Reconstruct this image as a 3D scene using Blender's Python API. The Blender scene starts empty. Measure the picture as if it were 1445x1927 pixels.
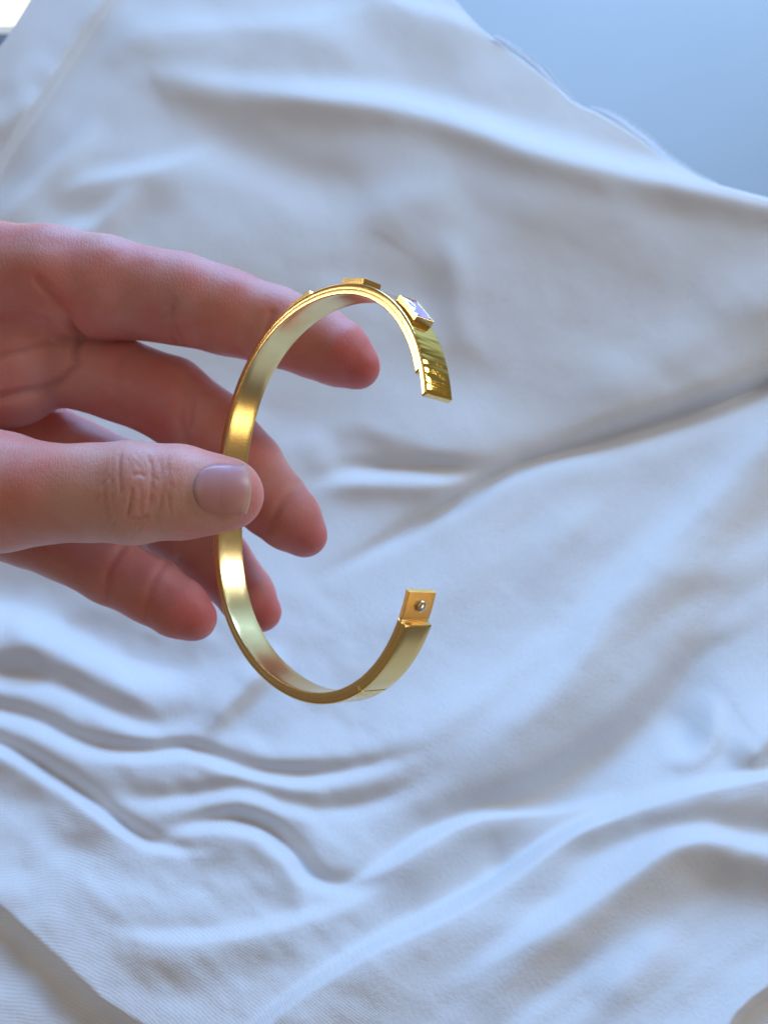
import bpy, math, random
import numpy as np
from mathutils import Matrix, Vector

scn = bpy.context.scene
COL = scn.collection
rng = np.random.default_rng(3)

# ------------------------------------------------------------------ camera
PITCH = math.radians(47.0)          # looking down at the lap
CAM = np.array([0.0, 0.0, 1.0])    # metres above the floor
F = 1450.0                          # focal length in photo pixels
cd = bpy.data.cameras.new('camera')
cam = bpy.data.objects.new('camera', cd)
COL.objects.link(cam)
cam.location = CAM
cam.rotation_euler = (math.pi/2 - PITCH, 0, 0)
cd.sensor_fit = 'VERTICAL'
cd.sensor_height = 36.0
cd.lens = 36.0*F/1927.0
cd.clip_start = 0.005
cd.clip_end = 50
cd.dof.use_dof = True
cd.dof.focus_distance = 0.122
cd.dof.aperture_fstop = 27.0
scn.camera = cam

# ------------------------------------------------------------------ light
scn.view_settings.view_transform = 'Standard'
scn.view_settings.look = 'None'
scn.view_settings.exposure = 0
w = bpy.data.worlds.new('World'); scn.world = w; w.use_nodes = True
bg = w.node_tree.nodes['Background']
bg.inputs[0].default_value = (0.20, 0.165, 0.130, 1)
bg.inputs[1].default_value = 0.9

def area(name, direction, dist, sx, sy, power, col, target):
    ld = bpy.data.lights.new(name, 'AREA'); ld.shape = 'RECTANGLE'
    ld.size = sx; ld.size_y = sy; ld.energy = power; ld.color = col
    o = bpy.data.objects.new(name, ld); COL.objects.link(o)
    d = Vector(direction).normalized(); t = Vector(target)
    o.location = t + d*dist
    o.rotation_euler = d.to_track_quat('Z', 'Y').to_euler()
    return o
TGT = (0, 0.2, 0.81); BR = (-0.011, 0.088, 0.911)
area('window_light', (0.12, 0.76, 0.64), 1.3, 0.9, 0.75, 27, (0.24, 0.52, 1.0), TGT)
area('side_window_light', (0.83, 0.33, 0.43), 0.9, 0.18, 0.26, 2.3, (0.93, 0.96, 1.0), BR)
area('warm_side_light', (0.85, -0.49, -0.08), 0.7, 0.14, 0.14, 0.35, (1.0, 0.78, 0.45), BR)
area('ceiling_bounce_light', (-0.25, -0.25, 1.0), 1.3, 1.3, 1.3, 1.65, (1.0, 0.95, 0.80), TGT)
area('left_window_light', (-0.945, 0.28, 0.17), 0.9, 0.12, 0.26, 1.1, (1.0, 0.95, 0.82), BR)
area('wall_fill_light', (0.15, -0.75, 0.65), 1.2, 0.8, 0.8, 19.0, (0.46, 0.71, 1.0), (0.6, 1.7, 0.8))  # added fill lamp, aimed only at the wall to brighten it

# ------------------------------------------------------------------ space helpers
sP, cP = math.sin(PITCH), math.cos(PITCH)
RC = np.array([[1, 0, 0], [0, sP, -cP], [0, cP, sP]])   # camera axes -> world axes
def pt(px, py, d):
    """point d millimetres deep in front of the lens -> camera space mm"""
    px = np.asarray(px, float); py = np.asarray(py, float); d = np.asarray(d, float)
    return np.stack([(px-722.5)*d/F, -(py-963.5)*d/F, -d+0*px], -1)
def world(P):                       # camera-space mm -> world metres
    return (np.asarray(P)*0.001) @ RC.T + CAM

def tag(o, label=None, cat=None, group=None, kind=None):
    if label: o['label'] = label
    if cat: o['category'] = cat
    if group: o['group'] = group
    if kind: o['kind'] = kind
    return o
def mesh_np(name, V, Q, mat, parent=None, smooth=True, tris=None):
    """mesh from vertex array and quad / tri arrays"""
    me = bpy.data.meshes.new(name)
    V = np.asarray(V, np.float32); Q = np.asarray(Q, np.int32)
    me.vertices.add(len(V)); me.vertices.foreach_set('co', V.ravel())
    n = Q.shape[1]
    me.loops.add(Q.size); me.loops.foreach_set('vertex_index', Q.ravel())
    me.polygons.add(len(Q))
    me.polygons.foreach_set('loop_start', np.arange(0, Q.size, n, dtype=np.int32))
    me.polygons.foreach_set('loop_total', np.full(len(Q), n, np.int32))
    me.update(calc_edges=True); me.validate()
    if smooth: me.polygons.foreach_set('use_smooth', np.ones(len(me.polygons), bool))
    o = bpy.data.objects.new(name, me); COL.objects.link(o)
    me.materials.append(mat)
    if parent: o.parent = parent
    return o
def mesh_py(name, V, faces, mat, parent=None, smooth=False):
    me = bpy.data.meshes.new(name); me.from_pydata([tuple(map(float, v)) for v in V], [], faces); me.update()
    if smooth: me.polygons.foreach_set('use_smooth', np.ones(len(me.polygons), bool))
    me.materials.append(mat)
    o = bpy.data.objects.new(name, me); COL.objects.link(o)
    if parent: o.parent = parent
    return o
def empty(name, loc):
    o = bpy.data.objects.new(name, None); COL.objects.link(o); o.location = loc
    o.empty_display_size = 0.01
    return o

# ------------------------------------------------------------------ node helpers
class NT:
    def __init__(self, name):
        self.m = bpy.data.materials.new(name); self.m.use_nodes = True
        self.t = self.m.node_tree; self.b = self.t.nodes['Principled BSDF']
    def n(self, typ, **kw):
        nd = self.t.nodes.new(typ)
        for k, v in kw.items():
            if k.startswith('_'): nd.inputs[k[1:].replace('_', ' ')].default_value = v
            else: setattr(nd, k, v)
        return nd
    def l(self, a, b): self.t.links.new(a, b)
    def math(self, op, a, b=None, c=None):
        nd = self.t.nodes.new('ShaderNodeMath'); nd.operation = op
        for i, v in enumerate((a, b, c)):
            if v is None: continue
            if isinstance(v, (int, float)): nd.inputs[i].default_value = v
            else: self.l(v, nd.inputs[i])
        return nd.outputs[0]
    def ramp(self, fac, stops):
        nd = self.t.nodes.new('ShaderNodeValToRGB'); e = nd.color_ramp.elements
        while len(e) < len(stops): e.new(0.5)
        for i, (p, c) in enumerate(stops):
            e[i].position = p; e[i].color = (*c, 1) if len(c) == 3 else c
        self.l(fac, nd.inputs[0]); return nd.outputs[0]
    def bump(self, h, strength, dist, normal=None):
        nd = self.t.nodes.new('ShaderNodeBump'); nd.inputs['Strength'].default_value = strength
        nd.inputs['Distance'].default_value = dist; self.l(h, nd.inputs['Height'])
        if normal: self.l(normal, nd.inputs['Normal'])
        return nd.outputs[0]

# ------------------------------------------------------------------ materials
def jersey(name, col, trans=0.18):
    m = NT(name); b = m.b
    uv = m.n('ShaderNodeUVMap', uv_map='UVMap')
    sep = m.n('ShaderNodeSeparateXYZ')
    # the yarn wanders a little
    nz = m.n('ShaderNodeTexNoise', _Scale=0.05, _Detail=3.0)
    m.l(uv.outputs[0], nz.inputs['Vector'])
    vm = m.n('ShaderNodeVectorMath', operation='SCALE'); vm.inputs['Scale'].default_value = 2.5
    m.l(nz.outputs['Color'], vm.inputs[0])
    va = m.n('ShaderNodeVectorMath', operation='ADD'); m.l(uv.outputs[0], va.inputs[0]); m.l(vm.outputs[0], va.inputs[1])
    m.l(va.outputs[0], sep.inputs[0])
    PW, PC = 0.54, 0.44              # wale and course pitch in mm
    u = m.math('MULTIPLY', sep.outputs[0], 1/PW); v = m.math('MULTIPLY', sep.outputs[1], 1/PC)
    fu = m.math('ABSOLUTE', m.math('SUBTRACT', m.math('FRACT', u), 0.5))      # 0..0.5
    vv = m.math('ADD', v, m.math('MULTIPLY', fu, 1.5))                          # chevron
    s = m.math('SINE', m.math('MULTIPLY', vv, 2*math.pi))
    col_ = m.math('COSINE', m.math('MULTIPLY', u, 4*math.pi))
    h = m.math('ADD', m.math('MULTIPLY', s, 0.45), m.math('MULTIPLY', m.math('COSINE', m.math('MULTIPLY', u, 2*math.pi)), -0.7))
    # fuzz
    nf = m.n('ShaderNodeTexNoise', _Scale=3.0, _Detail=4.0, _Roughness=0.65)
    m.l(uv.outputs[0], nf.inputs['Vector'])
    nb = m.n('ShaderNodeTexNoise', _Scale=0.12, _Detail=4.0)
    m.l(uv.outputs[0], nb.inputs['Vector'])
    hh = m.math('ADD', h, m.math('MULTIPLY', nf.outputs[0], 1.6))
    nrm = m.bump(hh, 0.32, 0.00016)
    np_ = m.n('ShaderNodeTexNoise', _Scale=0.9, _Detail=5.0, _Roughness=0.7); m.l(uv.outputs[0], np_.inputs['Vector'])
    nrm = m.bump(np_.outputs[0], 0.5, 0.0005, nrm)
    nrm = m.bump(nb.outputs[0], 0.12, 0.0015, nrm)
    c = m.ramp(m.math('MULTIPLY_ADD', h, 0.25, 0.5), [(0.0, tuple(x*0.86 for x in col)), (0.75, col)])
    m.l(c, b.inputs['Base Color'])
    b.inputs['Roughness'].default_value = 0.95
    b.inputs['Specular IOR Level'].default_value = 0.1
    b.inputs['Sheen Weight'].default_value = 0.25
    b.inputs['Sheen Roughness'].default_value = 0.5
    m.l(nrm, b.inputs['Normal'])
    tr = m.n('ShaderNodeBsdfTranslucent'); tr.inputs[0].default_value = (0.9, 0.9, 0.92, 1)
    mx = m.n('ShaderNodeMixShader'); mx.inputs[0].default_value = trans
    out = m.t.nodes['Material Output']
    m.l(b.outputs[0], mx.inputs[1]); m.l(tr.outputs[0], mx.inputs[2]); m.l(mx.outputs[0], out.inputs[0])
    return m.m
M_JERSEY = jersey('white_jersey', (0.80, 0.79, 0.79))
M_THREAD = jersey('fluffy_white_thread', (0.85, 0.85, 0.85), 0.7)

def gold(name, rough, brushed=0.0, col=(0.95, 0.66, 0.24), waves=0.0):
    m = NT(name); b = m.b
    b.inputs['Metallic'].default_value = 1
    tc = m.n('ShaderNodeUVMap', uv_map='UVMap')
    mp = m.n('ShaderNodeMapping'); mp.inputs['Scale'].default_value = (0.35, 14.0, 1.0)
    m.l(tc.outputs[0], mp.inputs[0])
    nz = m.n('ShaderNodeTexNoise', _Scale=1.0, _Detail=5.0, _Roughness=0.6); m.l(mp.outputs[0], nz.inputs['Vector'])
    n2 = m.n('ShaderNodeTexNoise', _Scale=0.35, _Detail=3.0); m.l(tc.outputs[0], n2.inputs['Vector'])
    c = m.ramp(n2.outputs[0], [(0.3, tuple(x*0.93 for x in col)), (0.7, col)])
    m.l(c, b.inputs['Base Color'])
    r = m.math('MULTIPLY_ADD', nz.outputs[0], 0.12 + brushed*0.3, rough - 0.05)
    m.l(r, b.inputs['Roughness'])
    nr = m.bump(nz.outputs[0], 0.15 + brushed, 0.00002)
    nr = m.bump(n2.outputs[0], 0.3 if waves else 0.1, 0.00012, nr)
    if waves:
        m2 = m.n('ShaderNodeMapping'); m2.inputs['Scale'].default_value = (0.75, 0.12, 1.0); m2.inputs['Rotation'].default_value = (0, 0, 0.12)
        m.l(tc.outputs[0], m2.inputs[0])
        n3 = m.n('ShaderNodeTexNoise', _Scale=1.0, _Detail=1.0); m.l(m2.outputs[0], n3.inputs['Vector'])
        nr = m.bump(n3.outputs[0], waves, 0.0012, nr)
    m.l(nr, b.inputs['Normal'])
    return m.m
M_GOLD = gold('polished_gold', 0.12, col=(0.95, 0.63, 0.25))
M_GOLD_FACE = gold('mirror_gold', 0.07, waves=0.22, col=(0.98, 0.64, 0.13))
M_GOLD_IN = gold('brushed_gold', 0.18, 0.12, (0.94, 0.69, 0.31))
M_GOLD_BEZ = gold('bezel_gold', 0.16, 0.1)
M_GOLD_TONGUE = gold('hand_filed_gold', 0.28, 0.9, (0.93, 0.58, 0.20))
M_GOLD_PIN = gold('clasp_silver', 0.22, 0.1, (0.80, 0.74, 0.62))

def gem():
    m = NT('violet_stone'); b = m.b
    b.inputs['Base Color'].default_value = (0.55, 0.27, 0.76, 1)
    b.inputs['Specular IOR Level'].default_value = 0.3
    b.inputs['Roughness'].default_value = 0.02
    b.inputs['IOR'].default_value = 1.5
    b.inputs['Transmission Weight'].default_value = 0.35
    return m.m
M_GEM = gem()

def skin():
    m = NT('skin'); b = m.b
    at = m.n('ShaderNodeAttribute', attribute_name='tone')
    ge = m.n('ShaderNodeTexCoord')
    n1 = m.n('ShaderNodeTexNoise', _Scale=180.0, _Detail=3.0); m.l(ge.outputs['Object'], n1.inputs['Vector'])
    n3 = m.n('ShaderNodeTexNoise', _Scale=1500.0, _Detail=3.0); m.l(ge.outputs['Object'], n3.inputs['Vector'])
    mix = m.n('ShaderNodeMix', data_type='RGBA', blend_type='MULTIPLY')
    mix.inputs[0].default_value = 1.0
    m.l(at.outputs['Color'], mix.inputs[6])
    mo = m.math('MULTIPLY_ADD', n1.outputs[0], 0.5, 0.25)
    c = m.ramp(m.math('MULTIPLY_ADD', n3.outputs[0], 0.2, mo), [(0.25, (0.97, 0.72, 0.70)), (0.75, (1.0, 1.0, 1.0))])
    n5 = m.n('ShaderNodeTexNoise', _Scale=75.0, _Detail=3.0, _Distortion=0.6); m.l(ge.outputs['Object'], n5.inputs['Vector'])
    mb = m.n('ShaderNodeMix', data_type='RGBA', blend_type='MULTIPLY'); mb.inputs[0].default_value = 1.0
    m.l(c, mb.inputs[6]); m.l(m.ramp(n5.outputs[0], [(0.35, (1.0, 0.74, 0.72)), (0.62, (1.0, 1.0, 1.0))]), mb.inputs[7])
    m.l(mb.outputs[2], mix.inputs[7])
    m.l(mix.outputs[2], b.inputs['Base Color'])
    b.inputs['Roughness'].default_value = 0.5
    b.inputs['Specular IOR Level'].default_value = 0.35
    b.inputs['Subsurface Weight'].default_value = 0.8
    b.inputs['Subsurface Radius'].default_value = (1.0, 0.38, 0.25)
    b.inputs['Subsurface Scale'].default_value = 0.0028
    # fine lines: two crossed sets of stretched cells and pores
    mp = m.n('ShaderNodeMapping'); mp.inputs['Scale'].default_value = (1800, 700, 900); mp.inputs['Rotation'].default_value = (0.3, 0.2, 0.3)
    m.l(ge.outputs['Object'], mp.inputs[0])
    vo = m.n('ShaderNodeTexVoronoi', feature='DISTANCE_TO_EDGE', _Scale=1.0); m.l(mp.outputs[0], vo.inputs['Vector'])
    e = m.math('MINIMUM', vo.outputs['Distance'], 0.18)
    nr = m.bump(e, 0.42, 0.00028)
    nr = m.bump(n3.outputs[0], 0.25, 0.00015, nr)
    m.l(nr, b.inputs['Normal'])
    return m.m
M_SKIN = skin()
def nailmat():
    m = NT('nail'); b = m.b
    at = m.n('ShaderNodeAttribute', attribute_name='tone'); m.l(at.outputs['Color'], b.inputs['Base Color'])
    b.inputs['Roughness'].default_value = 0.36
    b.inputs['Subsurface Weight'].default_value = 0.5
    b.inputs['Subsurface Radius'].default_value = (1.0, 0.4, 0.3)
    b.inputs['Subsurface Scale'].default_value = 0.001
    return m.m
M_NAIL = nailmat()
def plain(name, col, rough=0.8, emit=None, es=0):
    m = NT(name); b = m.b
    ge = m.n('ShaderNodeTexCoord')
    n1 = m.n('ShaderNodeTexNoise', _Scale=6.0, _Detail=6.0); m.l(ge.outputs['Object'], n1.inputs['Vector'])
    c = m.ramp(n1.outputs[0], [(0.3, tuple(x*0.97 for x in col)), (0.7, col)])
    m.l(c, b.inputs['Base Color'])
    b.inputs['Roughness'].default_value = rough
    if emit:
        b.inputs['Emission Color'].default_value = (*emit, 1); b.inputs['Emission Strength'].default_value = es
    return m.m

# ------------------------------------------------------------------ cloth
def catmull(P, n=10):
    P = np.asarray(P, float)
    if len(P) == 2: return P[0]+(P[1]-P[0])*np.linspace(0, 1, n)[:, None]
    Q = np.vstack([2*P[0]-P[1], P, 2*P[-1]-P[-2]]); out = []
    for i in range(1, len(Q)-2):
        t = np.linspace(0, 1, n, endpoint=False)[:, None]
        a, b_, c, d = Q[i-1], Q[i], Q[i+1], Q[i+2]
        out.append(0.5*((2*b_)+(-a+c)*t+(2*a-5*b_+4*c-d)*t*t+(-a+3*b_-3*c+d)*t**3))
    out.append(P[-1][None]); return np.vstack(out)
def vnoise(x, y, seed):
    xi = np.floor(x).astype(int); yi = np.floor(y).astype(int); fx = x-xi; fy = y-yi
    fx = fx*fx*(3-2*fx); fy = fy*fy*(3-2*fy)
    T = np.random.default_rng(seed).random((64, 64))
    g = lambda a, b_: T[a % 64, b_ % 64]
    return (g(xi, yi)*(1-fx)+g(xi+1, yi)*fx)*(1-fy)+(g(xi, yi+1)*(1-fx)+g(xi+1, yi+1)*fx)*fy - 0.5

BASE_Y = [-500, -150, 0, 200, 375, 500, 700, 850, 1000, 1200, 1500, 1927, 2300, 2800]
BASE_D = [430, 372, 352, 332, 316, 308, 302, 292, 276, 249, 213, 171, 148, 130]
def smooth_interp(y):
    # smoothed piecewise base profile of the lap
    a = 0
    for k in np.linspace(-90, 90, 13): a = a+np.interp(y+k, BASE_Y, BASE_D)
    return a/13
# ridges: (path, amplitude px, width on the left-hand side of travel, width on the right-hand side, taper ends)
# travelling rightwards in the photo, the left-hand side is the upper (far) one
S = [
 # --- top of the lap
 ([(150,262),(205,190),(290,150),(400,165),(560,182),(720,197),(860,232),(1000,280),(1150,320),(1300,352),(1500,392)], 20, 24, 38, (1,0)),
 ([(380,175),(560,190),(720,207),(860,242),(1000,290),(1150,330),(1300,362),(1500,402)], 18, 30, 120, (1,0)),
 ([(200,130),(270,75),(400,62),(560,58),(660,30),(760,20)], 16, 30, 90, (1,1)),
 ([(640,-40),(760,15),(860,45),(960,105)], 16, 20, 80, (1,1)),
 ([(240,-60),(150,60),(85,160),(30,240),(-60,390)], 26, 12, 26, (0,0)),
 ([(0,190),(60,140),(110,105)], 12, 25, 30, (1,1)),
 ([(-40,270),(20,215),(80,160)], 14, 25, 20, (1,1)),
 ([(-30,440),(50,375),(120,310),(170,255),(200,225)], 14, 20, 44, (1,1)),
 ([(90,385),(170,347),(250,332),(330,312),(430,272)], 18, 17, 54, (1,1)),
 ([(50,480),(130,443),(190,420),(240,372),(275,345)], 15, 17, 36, (1,1)),
 ([(260,300),(350,285),(430,285),(520,320),(650,360),(760,400)], -16, 50, 50, (1,1)),
 ([(820,420),(855,500),(865,600),(900,690)], 9, 30, 30, (1,1)),
 ([(680,460),(700,420),(760,380),(900,360)], 10, 40, 60, (1,1)),
 ([(590,470),(700,530),(900,560)], -10, 60, 60, (1,1)),
 # --- middle right
 ([(1500,560),(1380,620),(1280,680),(1150,740),(980,770)], 20, 120, 70, (0,1)),
 ([(560,1118),(610,1083),(700,1034),(800,976),(900,915),(980,874),(1100,840),(1250,796),(1380,752),(1500,700)], -24, 10, 15, (1,0)),
 ([(560,1110),(610,1075),(700,1030),(800,972),(900,912),(980,872),(1100,838),(1250,792),(1380,750),(1500,700)], -14, 26, 28, (1,0)),
 ([(1000,868),(1100,836),(1250,790),(1380,745),(1500,690)], -15, 22, 42, (1,0)),
 ([(600,765),(700,800),(820,838),(985,868)], 17, 80, 34, (1,1)),
 ([(600,880),(700,885),(800,888),(960,872)], -18, 18, 20, (1,1)),
 ([(560,940),(640,912),(740,902),(860,905),(930,885)], 22, 14, 28, (1,1)),
 ([(575,800),(600,850),(620,905)], 6, 26, 30, (1,1)),
 ([(1500,790),(1400,890),(1320,970),(1230,1060),(1150,1160),(1090,1260),(1010,1340),(900,1440),(800,1530)], 34, 75, 44, (0,1)),
 ([(1500,1010),(1400,1060),(1300,1080),(1200,1090)], 12, 40, 40, (0,1)),
 ([(640,1230),(760,1170),(880,1090),(1000,980)], 14, 60, 60, (1,1)),
 ([(1130,930),(1060,1010),(960,1110)], 12, 40, 40, (1,1)),
 # --- lower right
 ([(1480,1130),(1400,1200),(1310,1250),(1230,1350),(1130,1430),(1030,1490),(920,1545),(820,1580),(720,1640)], -46, 105, 36, (1,0.3)),
 ([(620,1440),(760,1400),(900,1330),(1040,1230),(1130,1130)], 15, 50, 70, (1,1)),
 ([(600,1700),(720,1640),(820,1575),(910,1540),(1060,1527),(1150,1505),(1220,1490)], 30, 10, 60, (1,1)),
 ([(1500,1350),(1440,1400),(1390,1460)], 26, 20, 50, (0,1)),
 ([(1335,1290),(1348,1350),(1335,1400),(1300,1430),(1262,1440),(1240,1475)], 15, 18, 22, (1,1)),
 ([(1225,1330),(1290,1380),(1300,1450)], -8, 30, 30, (1,1)),
 ([(460,1960),(560,1880),(650,1822),(720,1782),(830,1732),(950,1662),(1060,1582),(1150,1540),(1260,1502),(1350,1482),(1500,1455)], 38, 11, 100, (0,0)),
 ([(560,1846),(650,1790),(720,1750),(830,1700),(950,1632),(1060,1556),(1150,1514),(1260,1478),(1350,1456)], -17, 46, 9, (1,1)),
 ([(640,1672),(720,1620),(820,1556),(910,1522),(1000,1512)], -14, 40, 8, (1,1)),
 ([(1000,1660),(1120,1600),(1240,1560),(1340,1552),(1450,1576)], -14, 36, 26, (1,0)),
 ([(820,1900),(960,1800),(1090,1715),(1190,1650),(1265,1600),(1330,1586),(1400,1598),(1500,1620)], 32, 24, 60, (1,0)),
 ([(900,1720),(1020,1690),(1150,1600),(1300,1540)], -12, 40, 30, (1,1)),
 ([(1110,1900),(1220,1810),(1290,1740)], 12, 40, 50, (1,1)),
 ([(905,1560),(930,1610),(925,1660)], -6, 24, 24, (1,1)),
 # --- lower left: long folds running in from the left border
 ([(-60,1120),(40,1140),(150,1195),(260,1245),(360,1255),(430,1210)], -34, 85, 26, (0,1)),
 ([(-60,1205),(60,1212),(150,1240),(230,1290),(310,1313),(372,1312),(415,1285)], 14, 32, 40, (0,1)),
 ([(-60,1262),(60,1275),(140,1298),(210,1335),(280,1362),(345,1366),(395,1350)], -16, 24, 16, (0,1)),
 ([(350,1392),(395,1362),(440,1315),(490,1262),(545,1205)], 24, 26, 22, (1,1)),
 ([(-60,1296),(60,1318),(160,1356),(250,1386),(350,1389),(430,1402),(520,1424),(640,1426),(770,1400),(900,1335)], 6, 24, 30, (0,1)),
 ([(-60,1325),(60,1350),(140,1390),(210,1409),(280,1413),(350,1409),(420,1430),(480,1450),(580,1458),(720,1436),(860,1388)], -19, 17, 11, (0,1)),
 ([(-60,1364),(60,1392),(170,1436),(280,1442),(350,1434),(430,1455),(520,1480),(620,1484),(740,1458),(880,1402)], 9, 20, 40, (0,1)),
 ([(170,1472),(230,1492),(290,1503),(380,1493),(450,1482),(540,1510),(640,1516),(740,1492),(860,1440)], -14, 16, 20, (1,1)),
 ([(140,1492),(240,1526),(330,1522),(430,1506),(510,1520),(580,1556),(640,1600),(720,1622)], 10, 18, 34, (1,1)),
 ([(280,1572),(370,1548),(440,1542),(500,1560),(550,1605),(590,1648),(660,1667),(750,1652)], -23, 20, 15, (1,1)),
 ([(280,1606),(350,1578),(430,1566),(500,1584),(548,1630),(566,1695),(548,1770)], 17, 15, 50, (1,1)),
 ([(-60,1372),(20,1410),(90,1452),(160,1497),(215,1542),(275,1580),(340,1596),(430,1600)], -24, 18, 9, (0,1)),
 ([(-60,1394),(20,1430),(100,1480),(170,1526),(240,1578),(300,1612)], 12, 12, 80, (0,1)),
 ([(-60,1480),(60,1520),(170,1600),(260,1680)], -10, 50, 40, (0,1)),
 ([(120,1720),(220,1765),(330,1778),(440,1768),(560,1740),(680,1700),(760,1650)], 20, 16, 60, (1,1)),
 ([(-60,1600),(60,1640),(180,1700)], -10, 60, 40, (0,1)),
 ([(0,1180),(60,1200),(120,1230)], 14, 40, 40, (1,1)),
]
def sdist(path, X, Y):
    """signed distance (positive on the left-hand side of travel, i.e. up when going right) and parameter 0..1"""
    A = path[:-1]; B = path[1:]; best = np.full(X.shape, 1e9); sg = np.zeros(X.shape); pr = np.zeros(X.shape)
    L = np.linalg.norm(B-A, axis=1); cum = np.concatenate([[0], np.cumsum(L)]); tot = cum[-1]
    for i in range(len(A)):
        d = B[i]-A[i]; l2 = max(d@d, 1e-9)
        u = np.clip(((X-A[i, 0])*d[0]+(Y-A[i, 1])*d[1])/l2, 0, 1)
        ex = X-A[i, 0]-u*d[0]; ey = Y-A[i, 1]-u*d[1]; dd = np.sqrt(ex*ex+ey*ey)
        m = dd < best
        best = np.where(m, dd, best); s = d[0]*ey-d[1]*ex
        sg = np.where(m, -s/(math.sqrt(l2)*np.maximum(dd, 1e-6)), sg); pr = np.where(m, (cum[i]+u*L[i])/tot, pr)
    return best, sg, pr
NXC, NYC = 720, 860
BOT = 2800.0
EDGE = np.array([(-900,420),(-500,300),(-150,200),(0,92),(58,0),(110,-90),(220,-200),(500,-240),(740,-130),(850,-5),(900,52),(960,100),(1015,140),(1080,197),(1130,218),(1200,262),(1260,308),(1340,350),(1445,378),(1600,415),(2000,500),(2300,560)], float)
def edge_y(px):
    a = 0
    for k in np.linspace(-18, 18, 7): a = a+np.interp(px+k, EDGE[:, 0], EDGE[:, 1])
    return a/7
px = np.linspace(-750, 2150, NXC)
tv = np.linspace(0, 1, NYC)
X = np.repeat(px[None], NYC, 0)
EY = edge_y(px)
Y = BOT+(EY[None]-BOT)*tv[:, None]
H = np.zeros(X.shape)
for path, amp, wl, wr, (t0, t1) in S:
    P = catmull(path, 6); mw = 3.0*max(wl, wr)
    x0, x1, y0, y1 = P[:, 0].min()-mw, P[:, 0].max()+mw, P[:, 1].min()-mw, P[:, 1].max()+mw
    J = np.where((px > x0) & (px < x1))[0]
    if not len(J): continue
    I = np.where((Y[:, J].max(1) > y0) & (Y[:, J].min(1) < y1))[0]
    if not len(I): continue
    sl = np.ix_(I, J)
    d, sg, pr = sdist(P, X[sl], Y[sl])
    wdt = wr+(wl-wr)*(1+np.clip(sg, -1, 1))/2
    k = (d/wdt)
    prof = np.exp(-k*k*0.9)
    tp = 1.0
    if t0: q_ = np.clip(pr/0.38, 0, 1); tp = tp*q_*q_*(3-2*q_)
    if t1: q_ = np.clip((1-pr)/0.38, 0, 1); tp = tp*q_*q_*(3-2*q_)
    H[sl] += amp*prof*tp*(1.38 if np.mean(P[:, 1]) > 1150 else 1.25)
# gentle unplanned rumples
Xr, Yr = X*0.79-Y*0.61, X*0.61+Y*0.79
mk = np.clip((X-560)/400, 0, 1)*np.clip((Y-800)/200, 0, 1)
lk = np.clip((900-X)/300, 0, 1)*np.clip((Y-1050)/120, 0, 1)
H += lk*(8*vnoise(X/74+9, Y/52, 31)+3.5*vnoise((X+Y)/48, (Y-X)/30+4, 32))
H += 10*mk*vnoise(Xr/330, Yr/62, 21)+4*mk*vnoise(Xr/150+5, Yr/30, 22)
H += 5*(1-mk)*vnoise((X*0.9+Y*0.4)/260, (Y*0.9-X*0.4)/60, 23)
H += 16*vnoise(X/210, Y/170, 1)+7*vnoise(X/90+3, Y/80, 2)+1.6*vnoise(X/34, Y/34, 5)
def gblur(A, n=1):
    for _ in range(n):
        A = (np.roll(A, 1, 0)+2*A+np.roll(A, -1, 0))/4; A = (np.roll(A, 1, 1)+2*A+np.roll(A, -1, 1))/4
    return A
pad = np.pad(H, 4, mode='edge'); H = gblur(pad, 4)[4:-4, 4:-4]
D0 = smooth_interp(Y)
# the lap falls away to the far left and the far right corner
D0 = D0+18*np.clip((120-X)/300, 0, 1)**2*np.clip((700-Y)/700, 0, 1)
D = D0-H*D0/F
# lower-left: the sheet ends in a soft lip, the layer under it lies deeper
LIP = catmull([(-900,1240),(-300,1560),(-60,1668),(0,1700),(60,1752),(115,1802),(200,1880),(300,1945),(420,2040),(560,2200),(760,2500),(900,2900)], 8)
d, sg, pr = sdist(LIP, X, Y)
under = (sg < 0)
step = np.where(under, 1-np.exp(-(d/22.0)**2), 0)
D += step*7.0
lip2 = catmull([(1200,2900),(1290,2300),(1340,2000),(1372,1925),(1400,1890),(1445,1855),(1600,1760),(2300,1500)], 8)
d2, sg2, pr2 = sdist(lip2, X, Y)
D += np.where(sg2 < 0, 1-np.exp(-(d2/12.0)**2), 0)*7.0
Pc = pt(X, Y, D)
Wd = world(Pc)
# far border rolls over and drops down behind the lap
rows = [Wd]
top = Wd[-1]; fwd = np.array([0, 1, 0])
for k in range(1, 15):
    a = k/14*math.pi*0.5; r = 0.012
    rows.append((top+np.array([0, r*math.sin(a)*1.4, -r*(1-math.cos(a))*1.2]))[None])
for k in range(1, 30):
    rows.append((top+np.array([0, r*1.4+0.0016*k, -r*1.2-0.012*k]))[None])
Wd = np.vstack(rows)
Wd[..., 2] = np.maximum(Wd[..., 2], 0.006)
# cloth coordinates in mm for the knit: arc length along the surface
du = np.linalg.norm(np.diff(Wd, axis=1), axis=2); dv = np.linalg.norm(np.diff(Wd, axis=0), axis=2)
midc = NXC//2
U0 = (X[:, :]-722.5)*gblur(np.pad(D0, 2, mode='edge'), 1)[2:-2, 2:-2]/F
Vc = np.concatenate([[0], np.cumsum(np.median(dv, axis=1))])*1000
U = np.vstack([U0]+[U0[-1:]]*(Wd.shape[0]-NYC))
V = np.repeat(Vc[:, None], NXC, 1)
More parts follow.
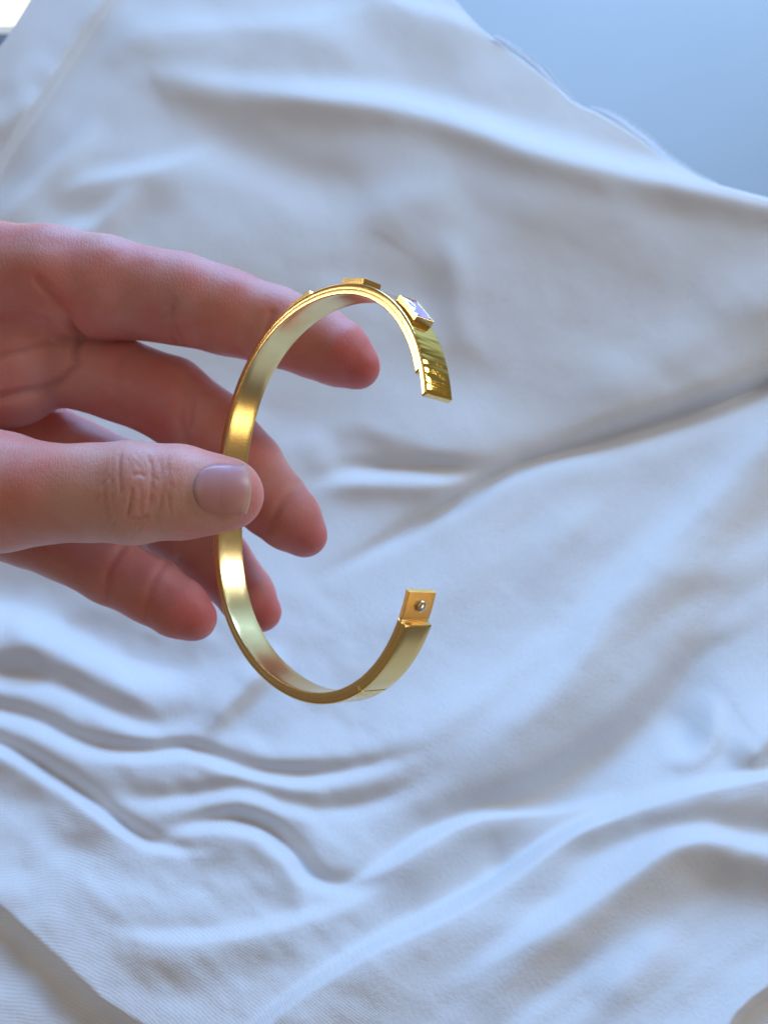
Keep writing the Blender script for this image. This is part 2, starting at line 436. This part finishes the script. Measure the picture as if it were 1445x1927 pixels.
# the grain follows the drape a little
V = V+np.vstack([gblur(H, 6)*0.03]+[np.zeros((1, NXC))]*(Wd.shape[0]-NYC))
ca, sa = math.cos(math.radians(-62)), math.sin(math.radians(-62))
UU = U*ca-V*sa; VV = U*sa+V*ca
NR = Wd.shape[0]
idx = np.arange(NR*NXC).reshape(NR, NXC)
Q = np.stack([idx[:-1, :-1], idx[:-1, 1:], idx[1:, 1:], idx[1:, :-1]], -1).reshape(-1, 4)
lapbase = np.array([0.0, 0.25, 0.0])
sheet = empty('jersey_sheet', lapbase)
tag(sheet, 'crumpled white jersey fabric spread in soft folds under the hand and bracelet', 'fabric')
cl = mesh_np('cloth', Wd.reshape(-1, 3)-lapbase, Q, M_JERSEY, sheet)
uvl = cl.data.uv_layers.new(name='UVMap')
li = Q.ravel()
uvl.data.foreach_set('uv', np.stack([UU.ravel()[li], VV.ravel()[li]], 1).astype(np.float32).ravel())

# serged hem standing up from the far border, in two waves
def hem(path, dep, name, hgt):
    P = catmull(path, 14); n = len(P); Vt = []; NS = 9
    for i, (x, y) in enumerate(P):
        t = i/(n-1); bulge = math.sin(math.pi*t)**0.7
        D_ = dep+4*t
        c = pt(x, y, D_)
        wob = 0.55*vnoise(np.array([i*0.45]), np.array([0.5]), 9)[0]+0.30*math.sin(i*1.9)
        tx = P[min(i+1, n-1)]-P[max(i-1, 0)]; tx /= np.linalg.norm(tx)+1e-9
        nx = np.array([tx[1], -tx[0]])          # up/out in the picture
        for k in range(NS):
            s = k/(NS-1)
            up = (s*hgt*bulge+wob*s*bulge*1.0)
            bk = -3.0*math.sin(s*math.pi*0.9)*bulge     # curls away then back
            Vt.append(c+np.array([nx[0]*up, -nx[1]*up, bk+1.0]))
    Vt = world(np.array(Vt)); I = np.arange(n*NS).reshape(n, NS)
    Qh = np.stack([I[:-1, :-1], I[1:, :-1], I[1:, 1:], I[:-1, 1:]], -1).reshape(-1, 4)
    o = mesh_np(name, Vt-lapbase, Qh, M_THREAD, sheet)
    ul = o.data.uv_layers.new(name='UVMap')
    uvs = np.stack([np.repeat(np.arange(n), NS)*0.8, np.tile(np.arange(NS), n)*0.6], 1)
    ul.data.foreach_set('uv', uvs[Qh.ravel()].astype(np.float32).ravel())
    so = o.modifiers.new('thick', 'SOLIDIFY'); so.thickness = 0.0007
    # overlock thread along the free border
    Vt2 = []; F2 = []
    for i in range(n*4):
        j = min(i/4, n-1.001); a = int(j); f = j-a
        p = Vt[a*NS+NS-1]*(1-f)+Vt[(a+1)*NS+NS-1]*f
        r = 0.00055+0.00030*math.sin(i*1.7)+0.0002*math.sin(i*0.63); r *= 0.12+0.88*math.sin(math.pi*min(max(i/(n*4-1), 0), 1))**0.6
        for q in range(6):
            an = q/6*2*math.pi; Vt2.append(p+np.array([0.0, math.cos(an)*r, math.sin(an)*r]))
    for i in range(n*4-1):
        for q in range(6): F2.append((i*6+q, i*6+(q+1) % 6, (i+1)*6+(q+1) % 6, (i+1)*6+q))
    b = mesh_np('overlock_thread', np.array(Vt2)-lapbase, np.array(F2), M_THREAD, o)
    b.data.uv_layers.new(name='UVMap')
    return o
hem([(930,70),(975,100),(1010,128),(1040,160),(1070,190),(1090,203)], 345, 'hem', 2.0)
hem([(1110,205),(1150,222),(1200,258),(1250,300),(1300,332),(1350,352)], 336, 'hem', 2.9)
# raised seam line at the upper left
def tube(name, P, r, mat, parent, off, n=7):
    P = np.asarray(P); T = np.gradient(P, axis=0); T /= np.linalg.norm(T, axis=1)[:, None]
    up = np.array([0.2, 0.3, 0.93]); A = np.cross(T, up); A /= np.linalg.norm(A, axis=1)[:, None]; B = np.cross(A, T)
    Vv = [P+r*(math.cos(k/n*2*math.pi)*A+math.sin(k/n*2*math.pi)*B) for k in range(n)]
    Vv = np.stack(Vv, 1).reshape(-1, 3); I = np.arange(len(P)*n).reshape(len(P), n)
    Qq = np.stack([I[:-1], np.roll(I, -1, 1)[:-1], np.roll(I, -1, 1)[1:], I[1:]], -1).reshape(-1, 4)
    o = mesh_np(name, Vv-off, Qq, mat, parent); o.data.uv_layers.new(name='UVMap'); return o
# ------------------------------------------------------------------ room surfaces seen past the lap
def quad_obj(name, c, mat, kind='structure'):
    o = mesh_py(name, c, [(0, 1, 2, 3)], mat); 
    if kind: tag(o, kind=kind)
    return o
M_WALL = plain('pale_blue_wall_paint', (0.62, 0.72, 0.85), 0.9)
M_FLOOR = plain('floor_board', (0.45, 0.42, 0.40), 0.7)
WY = 1.7
quad_obj('floor', [(-3, -2, 0), (3, -2, 0), (3, WY+0.05, 0), (-3, WY+0.05, 0)], M_FLOOR)
def boxmesh(name, x0, x1, y0, y1, z0, z1, mat, parent=None):
    return mesh_py(name, [(x0,y0,z0),(x1,y0,z0),(x1,y0,z1),(x0,y0,z1),(x0,y1,z0),(x1,y1,z0),(x1,y1,z1),(x0,y1,z1)],
                   [(0,1,2,3),(7,6,5,4),(0,3,7,4),(1,5,6,2),(3,2,6,7),(0,4,5,1)], mat, parent)
tag(boxmesh('wall', -0.60, 3, WY, WY+.12, -0.02, 2.6, M_WALL), kind='structure')
win = empty('window', (-1.0, WY, 0.54))
tag(win, 'sunlit window glowing warm yellow at the upper left corner behind the fabric', 'window')
M_FRAME = plain('window_frame_paint', (0.34, 0.42, 0.56), 0.5)
M_PANE = plain('sunlit_pane', (0.9, 0.85, 0.7), 0.4, (1.0, 0.90, 0.62), 1.5)
boxmesh('pane', -0.40, 0.36, 0.05, 0.06, 0.0, 0.8, M_PANE, win)
boxmesh('frame', -0.45, 0.398, 0.0, 0.09, -0.06, -0.001, M_FRAME, win)
boxmesh('frame', -0.45, 0.398, 0.0, 0.09, 0.801, 0.86, M_FRAME, win)
boxmesh('frame', 0.361, 0.398, 0.0, 0.09, 0.0, 0.80, plain('jamb_paint', (0.75, 0.74, 0.7), 0.5), win)

# ------------------------------------------------------------------ bracelet
PB = [-10.745, 3.2843, -125.1995, -0.0898, -0.8371, -0.6946, 5.2724, 1.791]
FB = [-0.0054, -0.0843, 0.0109, -0.0168, 0.0194, -0.0108]
def rot(a, b, c):
    ca, sa = math.cos(a), math.sin(a); cb, sb = math.cos(b), math.sin(b); cc, sc = math.cos(c), math.sin(c)
    return np.array([[cb, 0, sb], [0, 1, 0], [-sb, 0, cb]]) @ np.array([[1, 0, 0], [0, ca, -sa], [0, sa, ca]]) @ np.array([[cc, -sc, 0], [sc, cc, 0], [0, 0, 1]])
RB = rot(*PB[3:6]); CB = np.array(PB[:3]); BW, BT = PB[6], PB[7]
def RAD(th, off=0.0):
    m = 1+FB[0]*np.cos(2*th)+FB[1]*np.sin(2*th)+FB[2]*np.cos(3*th)+FB[3]*np.sin(3*th)+FB[4]*np.cos(4*th)+FB[5]*np.sin(4*th)
    return (31.0+off)*m
Mw = np.eye(4); Mw[:3, :3] = RC @ RB; Mw[:3, 3] = world(CB)
brace = empty('bracelet', (0, 0, 0)); brace.matrix_world = Matrix(Mw.tolist())
tag(brace, 'open gold bangle held upright by its left side, violet stones near the upper end', 'bracelet')
def sweep(name, r_in, r_out, t0, t1, wid, bevs, mat, n, inset_end=0.10, zoff=0.0, face_mat=None):
    """band section swept between two angles; r offsets from the outer curve, mm"""
    hw = wid/2; prof = []
    bo, bi = bevs
    cs = [(r_out-bo, hw-bo, 0, bo), (r_out-bo, -hw+bo, -90, bo), (r_in+bi, -hw+bi, -180, bi), (r_in+bi, hw-bi, -270, bi)]
    NB = 5
    for (r, z, a0, bev) in cs:                  # corners, outer first
        for k in range(NB):
            a = math.radians(90+a0-90*k/(NB-1))
            prof.append((r+bev*math.cos(a), z+bev*math.sin(a)))
    # add points along the flats
    pr = []
    for i in range(len(prof)):
        p, q = np.array(prof[i]), np.array(prof[(i+1) % len(prof)])
        pr.append(p)
        if np.linalg.norm(q-p) > 1.0:
            for k in range(1, 5): pr.append(p+(q-p)*k/5)
    pr = np.array(pr); m = len(pr)
    th = np.radians(np.linspace(t0, t1, n)); Vv = []
    cen = np.array([(r_in+r_out)/2, 0])
    ths = np.concatenate([[th[0]], th, [th[-1]]])
    for i, t in enumerate(ths):
        s = 1.0
        pp = pr.copy()
        if i == 0 or i == len(ths)-1: pp = cen+(pr-cen)*np.array([1-2*inset_end/(r_out-r_in)*0.6, 1-inset_end/hw])
        tt = t
        if i == 1: tt = t+math.copysign(inset_end/31, t1-t0)
        if i == len(ths)-2: tt = t-math.copysign(inset_end/31, t1-t0)
        R_ = RAD(tt)+pp[:, 0]
        Vv.append(np.stack([R_*math.cos(tt), R_*math.sin(tt), pp[:, 1]+zoff], 1))
    Vv = np.array(Vv).reshape(-1, 3)*0.001
    K = len(ths); I = np.arange(K*m).reshape(K, m); faces = []
    nx = np.roll(I, -1, 1)
    Qf = np.stack([I[:-1], nx[:-1], nx[1:], I[1:]], -1).reshape(-1, 4).tolist()
    faces = [tuple(f) for f in Qf]+[tuple(I[0][::-1]), tuple(I[-1])]
    o = mesh_py(name, Vv, faces, mat, brace, True)
    o.data.polygons[len(faces)-1].use_smooth = False; o.data.polygons[len(faces)-2].use_smooth = False
    if face_mat:
        o.data.materials.append(face_mat); rr_ = (pr[:, 0]+np.roll(pr[:, 0], -1))/2
        for f in range((K-1)*m):
            if rr_[f % m] > r_out-0.02: o.data.polygons[f].material_index = 1
    ul = o.data.uv_layers.new(name='UVMap')
    uu = np.repeat(np.degrees(ths)*0.54, m); arc = np.concatenate([[0], np.cumsum(np.linalg.norm(np.diff(pr, axis=0), axis=1))]); vv = np.tile(arc, K)
    lv = np.zeros(len(o.data.loops), np.int32); o.data.loops.foreach_get('vertex_index', lv)
    ul.data.foreach_set('uv', np.stack([uu[lv], vv[lv]], 1).astype(np.float32).ravel())
    return o
GAPT = BT*0.5
sweep('outer_band', -GAPT, 0.0, 65.5, 339.66, BW, (0.30, 0.02), M_GOLD, 320, face_mat=M_GOLD_FACE)
sweep('band_end_plate', -GAPT, -0.02, 339.8, 362.8, BW-0.05, (0.16, 0.05), M_GOLD_BEZ, 40)
sweep('inner_band', -BT, -GAPT-0.004, 73.0, 362.9, BW-0.02, (0.02, 0.18), M_GOLD_IN, 330)
sweep('clasp_tongue', -BT+0.01, -GAPT-0.04, 363.0, 370.5, BW-0.08, (0.08, 0.10), M_GOLD_TONGUE, 24)
# clasp pin on the tongue
def loc_frame(th_deg, off=0.0):
    t = math.radians(th_deg); e = 1e-4
    p = lambda a: np.array([(RAD(a)+off)*math.cos(a), (RAD(a)+off)*math.sin(a), 0])
    tg = p(t+e)-p(t-e); tg /= np.linalg.norm(tg); ax = np.array([0, 0, 1.0]); nn = np.cross(tg, ax)
    if nn @ p(t) < 0: nn = -nn
    return p(t), tg, ax, nn
def pin():
    p, tg, ax, nn = loc_frame(366.9, -GAPT-0.03)
    prof = [(0.74, -0.05), (0.72, 0.16), (0.80, 0.26), (0.84, 0.40), (0.78, 0.54), (0.58, 0.66), (0.30, 0.72)]
    N = 16; V_ = []
    for (r, h) in prof:
        for k in range(N):
            a = k/N*2*math.pi; rr = r*(1+0.05*math.sin(3*a+1)+0.04*math.sin(5*a))
            V_.append(p+tg*rr*math.cos(a)+ax*rr*math.sin(a)+nn*h)
    V_.append(p+nn*0.74)
    fs = [(i*N+k, i*N+(k+1) % N, (i+1)*N+(k+1) % N, (i+1)*N+k) for i in range(len(prof)-1) for k in range(N)]
    fs += [((len(prof)-1)*N+k, (len(prof)-1)*N+(k+1) % N, len(V_)-1) for k in range(N)]
    o = mesh_py('clasp_pin', np.array(V_)*0.001, fs, M_GOLD_PIN, brace, True); o.data.uv_layers.new(name='UVMap')
pin()
def box_faces(V_, fs, c, ex, ey, ez, hx, hy, z0, z1):
    b0 = len(V_)
    for z in (z0, z1):
        for sx, sy in ((-1, -1), (1, -1), (1, 1), (-1, 1)): V_.append(c+ex*sx*hx+ey*sy*hy+ez*z)
    fs += [tuple(b0+i for i in f) for f in ((0, 3, 2, 1), (4, 5, 6, 7), (0, 1, 5, 4), (1, 2, 6, 5), (2, 3, 7, 6), (3, 0, 4, 7))]
def bezel(thd, length, width, hgt, seed):
    p, tg, ax, nn = loc_frame(thd)
    t = 0.17; V_ = []; fs = []
    # ring of walls with a lip, as a closed frame: outer and inner loops
    hx, hy = length/2, width/2
    loops = [(hx, hy, -0.45), (hx, hy, hgt-0.05), (hx-0.05, hy-0.05, hgt), (hx-t+0.05, hy-t+0.05, hgt), (hx-t, hy-t, hgt-0.08), (hx-t, hy-t, -0.1)]
    for (a, b_, z) in loops:
        for sx, sy in ((-1, -1), (1, -1), (1, 1), (-1, 1)): V_.append(p+tg*sx*a+ax*sy*b_+nn*z)
    for i in range(len(loops)-1):
        for k in range(4): fs.append((i*4+k, i*4+(k+1) % 4, (i+1)*4+(k+1) % 4, (i+1)*4+k))
    fs.append((20, 21, 22, 23))
    o = mesh_py('bezel', np.array(V_)*0.001, fs, M_GOLD_BEZ, brace); o.data.uv_layers.new(name='UVMap')
    bv = o.modifiers.new('bevel', 'BEVEL'); bv.width = 0.00006; bv.segments = 2; bv.limit_method = 'ANGLE'
    # step-cut stone: table, crown, girdle and faceted pavilion
    r_ = np.random.default_rng(seed); gx, gy = hx-t-0.02, hy-t-0.02; G = []; gf = []
    lv = [(0.5, 0.4, hgt+0.0), (0.84, 0.8, hgt-0.02), (1.0, 1.0, hgt-0.16), (1.0, 1.0, hgt-0.22), (0.7, 0.62, hgt-0.55), (0.35, 0.1, hgt-0.85)]
    NP = 16
    def rect_pt(k, a, b_):
        k = k % NP; s = k//4; f = (k % 4)/4
        c = [(-1, -1), (1, -1), (1, 1), (-1, 1)]
        x = c[s][0]*(1-f)+c[(s+1) % 4][0]*f; y = c[s][1]*(1-f)+c[(s+1) % 4][1]*f
        return x*a, y*b_
    for li_, (a, b_, z) in enumerate(lv):
        for k in range(NP):
            x, y = rect_pt(k, gx*a, gy*b_)
            j = 0.0 if li_ in (2, 3) else 0.13
            G.append(p+tg*(x+r_.uniform(-j, j))+ax*(y+r_.uniform(-j, j))+nn*(z+r_.uniform(-j, j)*0.9))
    for i in range(len(lv)-1):
        for k in range(NP):
            a, b_, c, d_ = i*NP+k, i*NP+(k+1) % NP, (i+1)*NP+(k+1) % NP, (i+1)*NP+k
            if (k+i) % 2: gf += [(a, b_, c), (a, c, d_)]
            else: gf += [(a, b_, d_), (b_, c, d_)]
    G.append(p+nn*(hgt+0.03)); gf += [((k+1) % NP, k, len(G)-1) for k in range(NP)]
    G.append(p+nn*(hgt-0.9)); gf += [((len(lv)-1)*NP+k, (len(lv)-1)*NP+(k+1) % NP, len(G)-1) for k in range(NP)]
    mesh_py('gemstone', np.array(G)*0.001, gf, M_GEM, o)
bezel(92, 5.5, 3.5, 0.95, 1); bezel(117, 5.5, 3.5, 0.95, 2); bezel(141, 5.5, 3.7, 1.05, 4)

# ------------------------------------------------------------------ hand (signed distance field -> one skin)
def chain(L): return [(pt(a, b_, d), r*d/F) for (a, b_, d, r) in L]
INDEX = chain([(-260,600,164,118),(-60,540,155,112),(0,529,153,106),(100,531,153,100),(200,541,154,93),(290,556,155,83),(345,565,156,84),(430,587,157,79),(520,614,158,73),(600,645,158,67),(640,665,157,62),(673,687,157,44)])
MIDDLE = chain([(-260,740,170,110),(40,690,161,86),(130,692,160,72),(230,718,161,76),(320,752,163,80),(392,808,164,79),(460,882,163,75),(515,946,161,66),(548,980,160,61),(574,1007,160,44)])
RING = chain([(-260,860,172,110),(60,820,170,72),(225,893,173,67),(325,980,172,74),(410,1055,171,62),(466,1122,169,55),(492,1151,169,39)])
PINKY = chain([(-260,920,166,110),(-40,960,163,85),(60,1000,160,68),(130,1030,158,64),(210,1072,157,62),(290,1113,156,61),(338,1143,155,56),(366,1161,155,43)])
THUMB = chain([(-330,880,147,170),(-140,915,141,135),(0,925,138,110),(90,929,137,93),(170,929,137,90),(250,929,137,94),(345,927,138,86),(410,929,138,72),(430,930,138,64)])
PALM = chain([(-100,650,164,150),(-300,760,166,210),(-520,850,166,230)])
PALM2 = chain([(-200,900,168,170),(-520,900,166,230)])
WRIST = chain([(-520,860,166,225),(-900,900,160,200),(-1150,930,155,200)])
WEB = chain([(-60,700,160,120),(20,710,156,92)])
WEB2 = chain([(-40,620,156,90),(55,655,154,62)])
def cone(P, a, ra, b, rb):
    ba = b-a; l2 = ba@ba; pa = P-a; h = np.clip(pa@ba/l2, 0, 1)
    q = pa-h[:, None]*ba; return np.sqrt((q*q).sum(1))-(ra+(rb-ra)*h)
def smin(a, b, k):
    h = np.maximum(k-np.abs(a-b), 0)/k; return np.minimum(a, b)-h*h*k*0.25
def fchain(P, C, k=1.2):
    d = None
    for (a, ra), (b, rb) in zip(C[:-1], C[1:]):
        e = cone(P, a, ra, b, rb); d = e if d is None else smin(d, e, k)
    return d
def thumb_sdf(P): 
    d = fchain(P, THUMB, 2.0)
    return d
CREASE = [([(84,535,145),(104,560,145),(120,587,145),(133,618,148)], 0.55, 0.9), ([(133,618,150),(120,672,146),(90,705,146),(50,728,146),(0,745,146),(-60,760,146)], 1.0, 0.9),
          ([(-40,690,146),(0,668,146),(40,655,146),(75,632,146)], 0.6, 0.8),
          ([(318,580,146),(312,610,148),(325,640,154)], 0.45, 1.1), ([(0,600,146),(50,590,145),(80,600,146)], 0.35, 0.8),
          ([(512,590,150),(497,640,150),(493,685,155)], 0.35, 0.9), ([(336,575,150),(328,612,150),(336,650,150)], 0.3, 0.7), ([(352,745,155),(340,790,155),(350,840,155)], 0.5, 1.1), ([(365,750,155),(356,800,155)], 0.3, 0.7), ([(560,905,155),(530,945,155),(505,1000,155)], 0.35, 0.9), ([(222,1030,150),(204,1075,150),(196,1130,150)], 0.45, 0.9), ([(300,1060,150),(284,1110,150),(272,1165,150)], 0.35, 0.9), ([(250,640,152),(236,700,155),(225,770,155)], 0.3, 1.2)]
CREASE = [(np.array([pt(*q) for q in c]), a, w_) for c, a, w_ in CREASE]
def hand_sdf(P):
    pal = fchain(P, PALM, 6); pal = smin(pal, fchain(P, PALM2, 6), 8); pal = smin(pal, fchain(P, WRIST, 6), 10)
    f = fchain(P, INDEX)
    fm = fchain(P, MIDDLE); fr = fchain(P, RING); fp = fchain(P, PINKY)
    g = smin(f, fm, 0.8); g = smin(g, fr, 0.8); g = smin(g, fp, 0.8)
    g = smin(g, pal, 5)
    web = smin(fchain(P, WEB, 3), fchain(P, WEB2, 3), 4)
    g = smin(g, web, 1.6)
    th = thumb_sdf(P)
    # the thumb blends with the palm only at its root
    kx = np.clip((-70-P[:, 0])/20, 0, 1)*6+0.35
    g = smin(g, th, kx)
    return g
vox = 0.55
lo = np.array([-175.0, -32.0, -190.0]); hi = np.array([4.0, 66.0, -122.0])
BS = 8
nb_ = np.ceil((hi-lo)/(vox*BS)).astype(int); N3 = nb_*BS
bc = np.stack(np.meshgrid(*[lo[i]+(np.arange(nb_[i])+0.5)*vox*BS for i in range(3)], indexing='ij'), -1).reshape(-1, 3)
bd = hand_sdf(bc)
keep = np.abs(bd) < vox*BS*1.05+1.5
G3 = np.where(bd > 0, 5.0, -5.0).reshape(nb_).repeat(BS, 0).repeat(BS, 1).repeat(BS, 2).astype(np.float32)
off = (np.stack(np.meshgrid(*[np.arange(BS)]*3, indexing='ij'), -1).reshape(-1, 3))
kb = np.stack(np.unravel_index(np.where(keep)[0], nb_), 1)
for s in range(0, len(kb), 800):
    c = (kb[s:s+800, None]*BS+off[None]).reshape(-1, 3)
    G3[c[:, 0], c[:, 1], c[:, 2]] = hand_sdf(lo+(c+0.5)*vox)
def surface_nets(G, lo, vox):
    n = np.array(G.shape); ins = G < 0
    acc = np.zeros((*(n-1), 3), np.float32); cnt = np.zeros(n-1, np.float32)
    O = [(i, j, k) for i in (0, 1) for j in (0, 1) for k in (0, 1)]
    sl = lambda o: tuple(slice(o[a], n[a]-1+o[a]) for a in range(3))
    for a in range(3):
        for o in O:
            if o[a]: continue
            o2 = list(o); o2[a] = 1; A = G[sl(o)]; B = G[sl(o2)]
            m = (A < 0) != (B < 0); t = np.where(m, A/np.where(m, A-B, 1), 0)
            for b in range(3): acc[..., b] += m*(o[b] if b != a else t)
            cnt += m
    act = cnt > 0; ids = -np.ones(n-1, np.int32); ids[act] = np.arange(act.sum())
    V_ = (acc[act]/cnt[act][:, None]+np.argwhere(act)+0.5)*vox+lo
    Qs = []
    for a in range(3):
        b, c = (a+1) % 3, (a+2) % 3
        s0 = [slice(1, -1)]*3; s0[a] = slice(0, -1); s1 = list(s0); s1[a] = slice(1, None)
        A = ins[tuple(s0)]; B = ins[tuple(s1)]
        for flip, m in ((0, A & ~B), (1, ~A & B)):
            ix = np.argwhere(m); ad = np.ones(3, int); ad[a] = 0; ix = ix+ad
            def g(db, dc):
                j = ix.copy(); j[:, b] -= db; j[:, c] -= dc; return ids[j[:, 0], j[:, 1], j[:, 2]]
            q = [g(1, 1), g(0, 1), g(0, 0), g(1, 0)]
            if flip: q = q[::-1]
            Qs.append(np.stack(q, 1))
    Q_ = np.vstack(Qs); Q_ = Q_[(Q_ >= 0).all(1)]
    return V_, Q_
HV, HQ = surface_nets(G3, lo, vox)
hand_base = world(np.array([-130.0, 8.0, -165.0]))
tmp = mesh_np('hand', HV, HQ, M_SKIN)
ss = tmp.modifiers.new('s', 'SUBSURF'); ss.levels = 1; ss.render_levels = 1
dg = bpy.context.evaluated_depsgraph_get()
me = bpy.data.meshes.new_from_object(tmp.evaluated_get(dg)); bpy.data.objects.remove(tmp)
n = len(me.vertices); co = np.zeros(n*3, np.float32); me.vertices.foreach_get('co', co); co = co.reshape(-1, 3).astype(float)
no = np.zeros(n*3, np.float32); me.vertices.foreach_get('normal', no); no = no.reshape(-1, 3).astype(float)
me.name = 'hand'
ppx = 722.5+F*co[:, 0]/-co[:, 2]; ppy = 963.5-F*co[:, 1]/-co[:, 2]
front = no[:, 2] > 0.0
dth = thumb_sdf(co); onth = dth < 0.25
disp = np.zeros(n)
for c, a, w_ in CREASE:
    best = np.full(n, 1e9)
    for i in range(len(c)-1):
        # creases run over the skin: ignore the distance along the line of sight
        ba = (c[i+1]-c[i])[:2]; pa = co[:, :2]-c[i][:2]; h = np.clip(pa@ba/(ba@ba), 0, 1)
        best = np.minimum(best, np.linalg.norm(pa-h[:, None]*ba, axis=1))
    disp -= np.where(front & ~onth, a*np.exp(-(best/w_)**2), 0)
# thumb knuckle wrinkles
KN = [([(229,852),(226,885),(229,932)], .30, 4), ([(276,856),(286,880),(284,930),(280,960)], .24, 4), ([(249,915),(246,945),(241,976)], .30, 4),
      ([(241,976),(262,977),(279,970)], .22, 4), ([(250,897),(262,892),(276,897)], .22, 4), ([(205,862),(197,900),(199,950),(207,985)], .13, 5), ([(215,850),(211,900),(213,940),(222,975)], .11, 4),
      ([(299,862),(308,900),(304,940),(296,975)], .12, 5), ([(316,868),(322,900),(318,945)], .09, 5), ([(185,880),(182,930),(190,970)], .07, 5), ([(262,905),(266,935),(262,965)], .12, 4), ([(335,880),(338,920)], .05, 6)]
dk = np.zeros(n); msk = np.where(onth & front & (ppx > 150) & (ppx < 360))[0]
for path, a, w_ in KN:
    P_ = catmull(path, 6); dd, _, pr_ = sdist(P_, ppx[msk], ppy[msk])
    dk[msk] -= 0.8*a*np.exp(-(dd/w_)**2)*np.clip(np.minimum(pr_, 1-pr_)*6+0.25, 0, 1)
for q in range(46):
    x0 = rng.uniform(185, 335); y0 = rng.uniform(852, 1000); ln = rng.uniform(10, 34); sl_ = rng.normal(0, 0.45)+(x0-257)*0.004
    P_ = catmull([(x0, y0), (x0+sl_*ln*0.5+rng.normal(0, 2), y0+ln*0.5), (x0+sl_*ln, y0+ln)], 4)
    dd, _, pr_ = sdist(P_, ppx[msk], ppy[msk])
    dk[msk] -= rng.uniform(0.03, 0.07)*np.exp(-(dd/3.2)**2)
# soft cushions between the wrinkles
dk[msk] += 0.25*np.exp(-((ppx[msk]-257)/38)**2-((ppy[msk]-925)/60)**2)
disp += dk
# fold around the nail
nx_, ny_ = (ppx-417)/50, (ppy-923)/50
rn = np.sqrt(nx_**2+ny_**2)
disp += np.where(onth & front, 0.16*np.exp(-((rn-1.12)/0.13)**2)*(ppx < 455), 0)
disp -= np.where(onth & front & (rn < 0.95), 0.05, 0)
# low lumps so that nothing is a perfect tube
def n3(P, s, seed): return (vnoise(P[:, 0]/s+P[:, 2]/s*0.7, P[:, 1]/s-P[:, 2]/s*0.4, seed))
disp += 0.55*n3(co, 9, 11)+0.18*n3(co, 3.6, 12)
co2 = co+no*disp[:, None]
# skin tone: fingers painted darker for shade than the lit thumb; flushed fingertips and joints
pale = np.array([0.75, 0.47, 0.42]); flush = np.array([0.60, 0.22, 0.23]); mid = np.array([0.65, 0.35, 0.325])
def near(x, y, r): return np.exp(-((ppx-x)**2+(ppy-y)**2)/r**2)
f_ = np.clip(near(680,690,70)+near(585,1010,70)+near(500,1160,60)+near(370,1160,70)+0.5*near(350,780,90)+0.4*near(20,600,80), 0, 1)
f_ = np.where(onth, np.clip(0.5*near(470,950,45)+0.25*near(255,925,60)+0.35*near(20,870,60), 0, 1), f_)
tone = np.where(onth[:, None], pale, mid)*(1-f_[:, None])+flush*f_[:, None]
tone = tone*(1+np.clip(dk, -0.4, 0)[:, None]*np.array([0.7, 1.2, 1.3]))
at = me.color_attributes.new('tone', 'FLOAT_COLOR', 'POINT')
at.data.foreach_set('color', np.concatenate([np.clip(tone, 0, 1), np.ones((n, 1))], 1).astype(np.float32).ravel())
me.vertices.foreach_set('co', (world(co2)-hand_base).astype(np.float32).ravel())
me.polygons.foreach_set('use_smooth', np.ones(len(me.polygons), bool))
if not me.materials: me.materials.append(M_SKIN)
me.update()
person = empty('person', hand_base)
tag(person, 'left hand pinching the gold bangle between thumb and fingers, reaching in from the left', 'person')
hob = bpy.data.objects.new('hand', me); COL.objects.link(hob); hob.parent = person

# thumbnail: plate laid on the thumb by marching each point onto the skin
def nail():
    A, B = 30, 34; Vn = []; tn = []
    Cx, Cy = 419.0, 923.0
    for i in range(A):
        for j in range(B):
            s = i/(A-1)*2-1; t = j/(B-1)*2-1             # s along the thumb, t across
            hh = 46*(1-0.10*max(-s, 0)**2)*math.sqrt(max(1-(0.55*abs(s))**5, 0))
            if s < 0: hh *= math.sqrt(max(1-(abs(s)**3.2)*0.45, 0))
            x = Cx+s*43+(-10*(1-t*t) if s < 0 else 8*(1-t*t))*abs(s)**1.5
            y = Cy+t*hh-2
            # march along the line of sight
            dirv = pt(x, y, 1.0); d = 120.0
            for _ in range(40):
                e = thumb_sdf((dirv*d)[None])[0]
                d += max(e, 0)*0.9
                if e < 0.01: break
                if d > 150: break
            p = dirv*d; g = np.array([thumb_sdf((p+np.eye(3)[a]*0.05)[None])[0]-thumb_sdf((p-np.eye(3)[a]*0.05)[None])[0] for a in range(3)]); g /= np.linalg.norm(g)
            em = max(abs(s), abs(t)); lift = 0.13+0.16*(1-t*t)-0.36*max(0, (em-0.9)/0.1)**1.5*(0.2 if s > 0.8 else 1)
            if s > 0.8: lift += 0.05*(s-0.8)/0.2
            Vn.append(p+g*lift)
            k = np.clip((s-0.74)/0.1, 0, 1); lun = np.clip(1-(math.hypot((s+1.0)/0.35, t/0.55)), 0, 1)
            base = (np.array([0.58, 0.34, 0.42])*(0.5-0.5*t*0.8)+np.array([0.66, 0.30, 0.28])*(0.5+0.5*t*0.8))*(1-k)+np.array([0.66, 0.40, 0.37])*k
            base = base*(1-0.5*lun)+np.array([0.74, 0.56, 0.58])*0.5*lun
            tn.append([*base, 1])
    I = np.arange(A*B).reshape(A, B)
    Qn = np.stack([I[:-1, :-1], I[:-1, 1:], I[1:, 1:], I[1:, :-1]], -1).reshape(-1, 4)
    o = mesh_np('thumbnail', world(np.array(Vn))-hand_base, Qn, M_NAIL, hob)
    a = o.data.color_attributes.new('tone', 'FLOAT_COLOR', 'POINT'); a.data.foreach_set('color', np.array(tn, np.float32).ravel())
    so = o.modifiers.new('thick', 'SOLIDIFY'); so.thickness = 0.0004; so.offset = 0
nail()
print('hand verts', n)
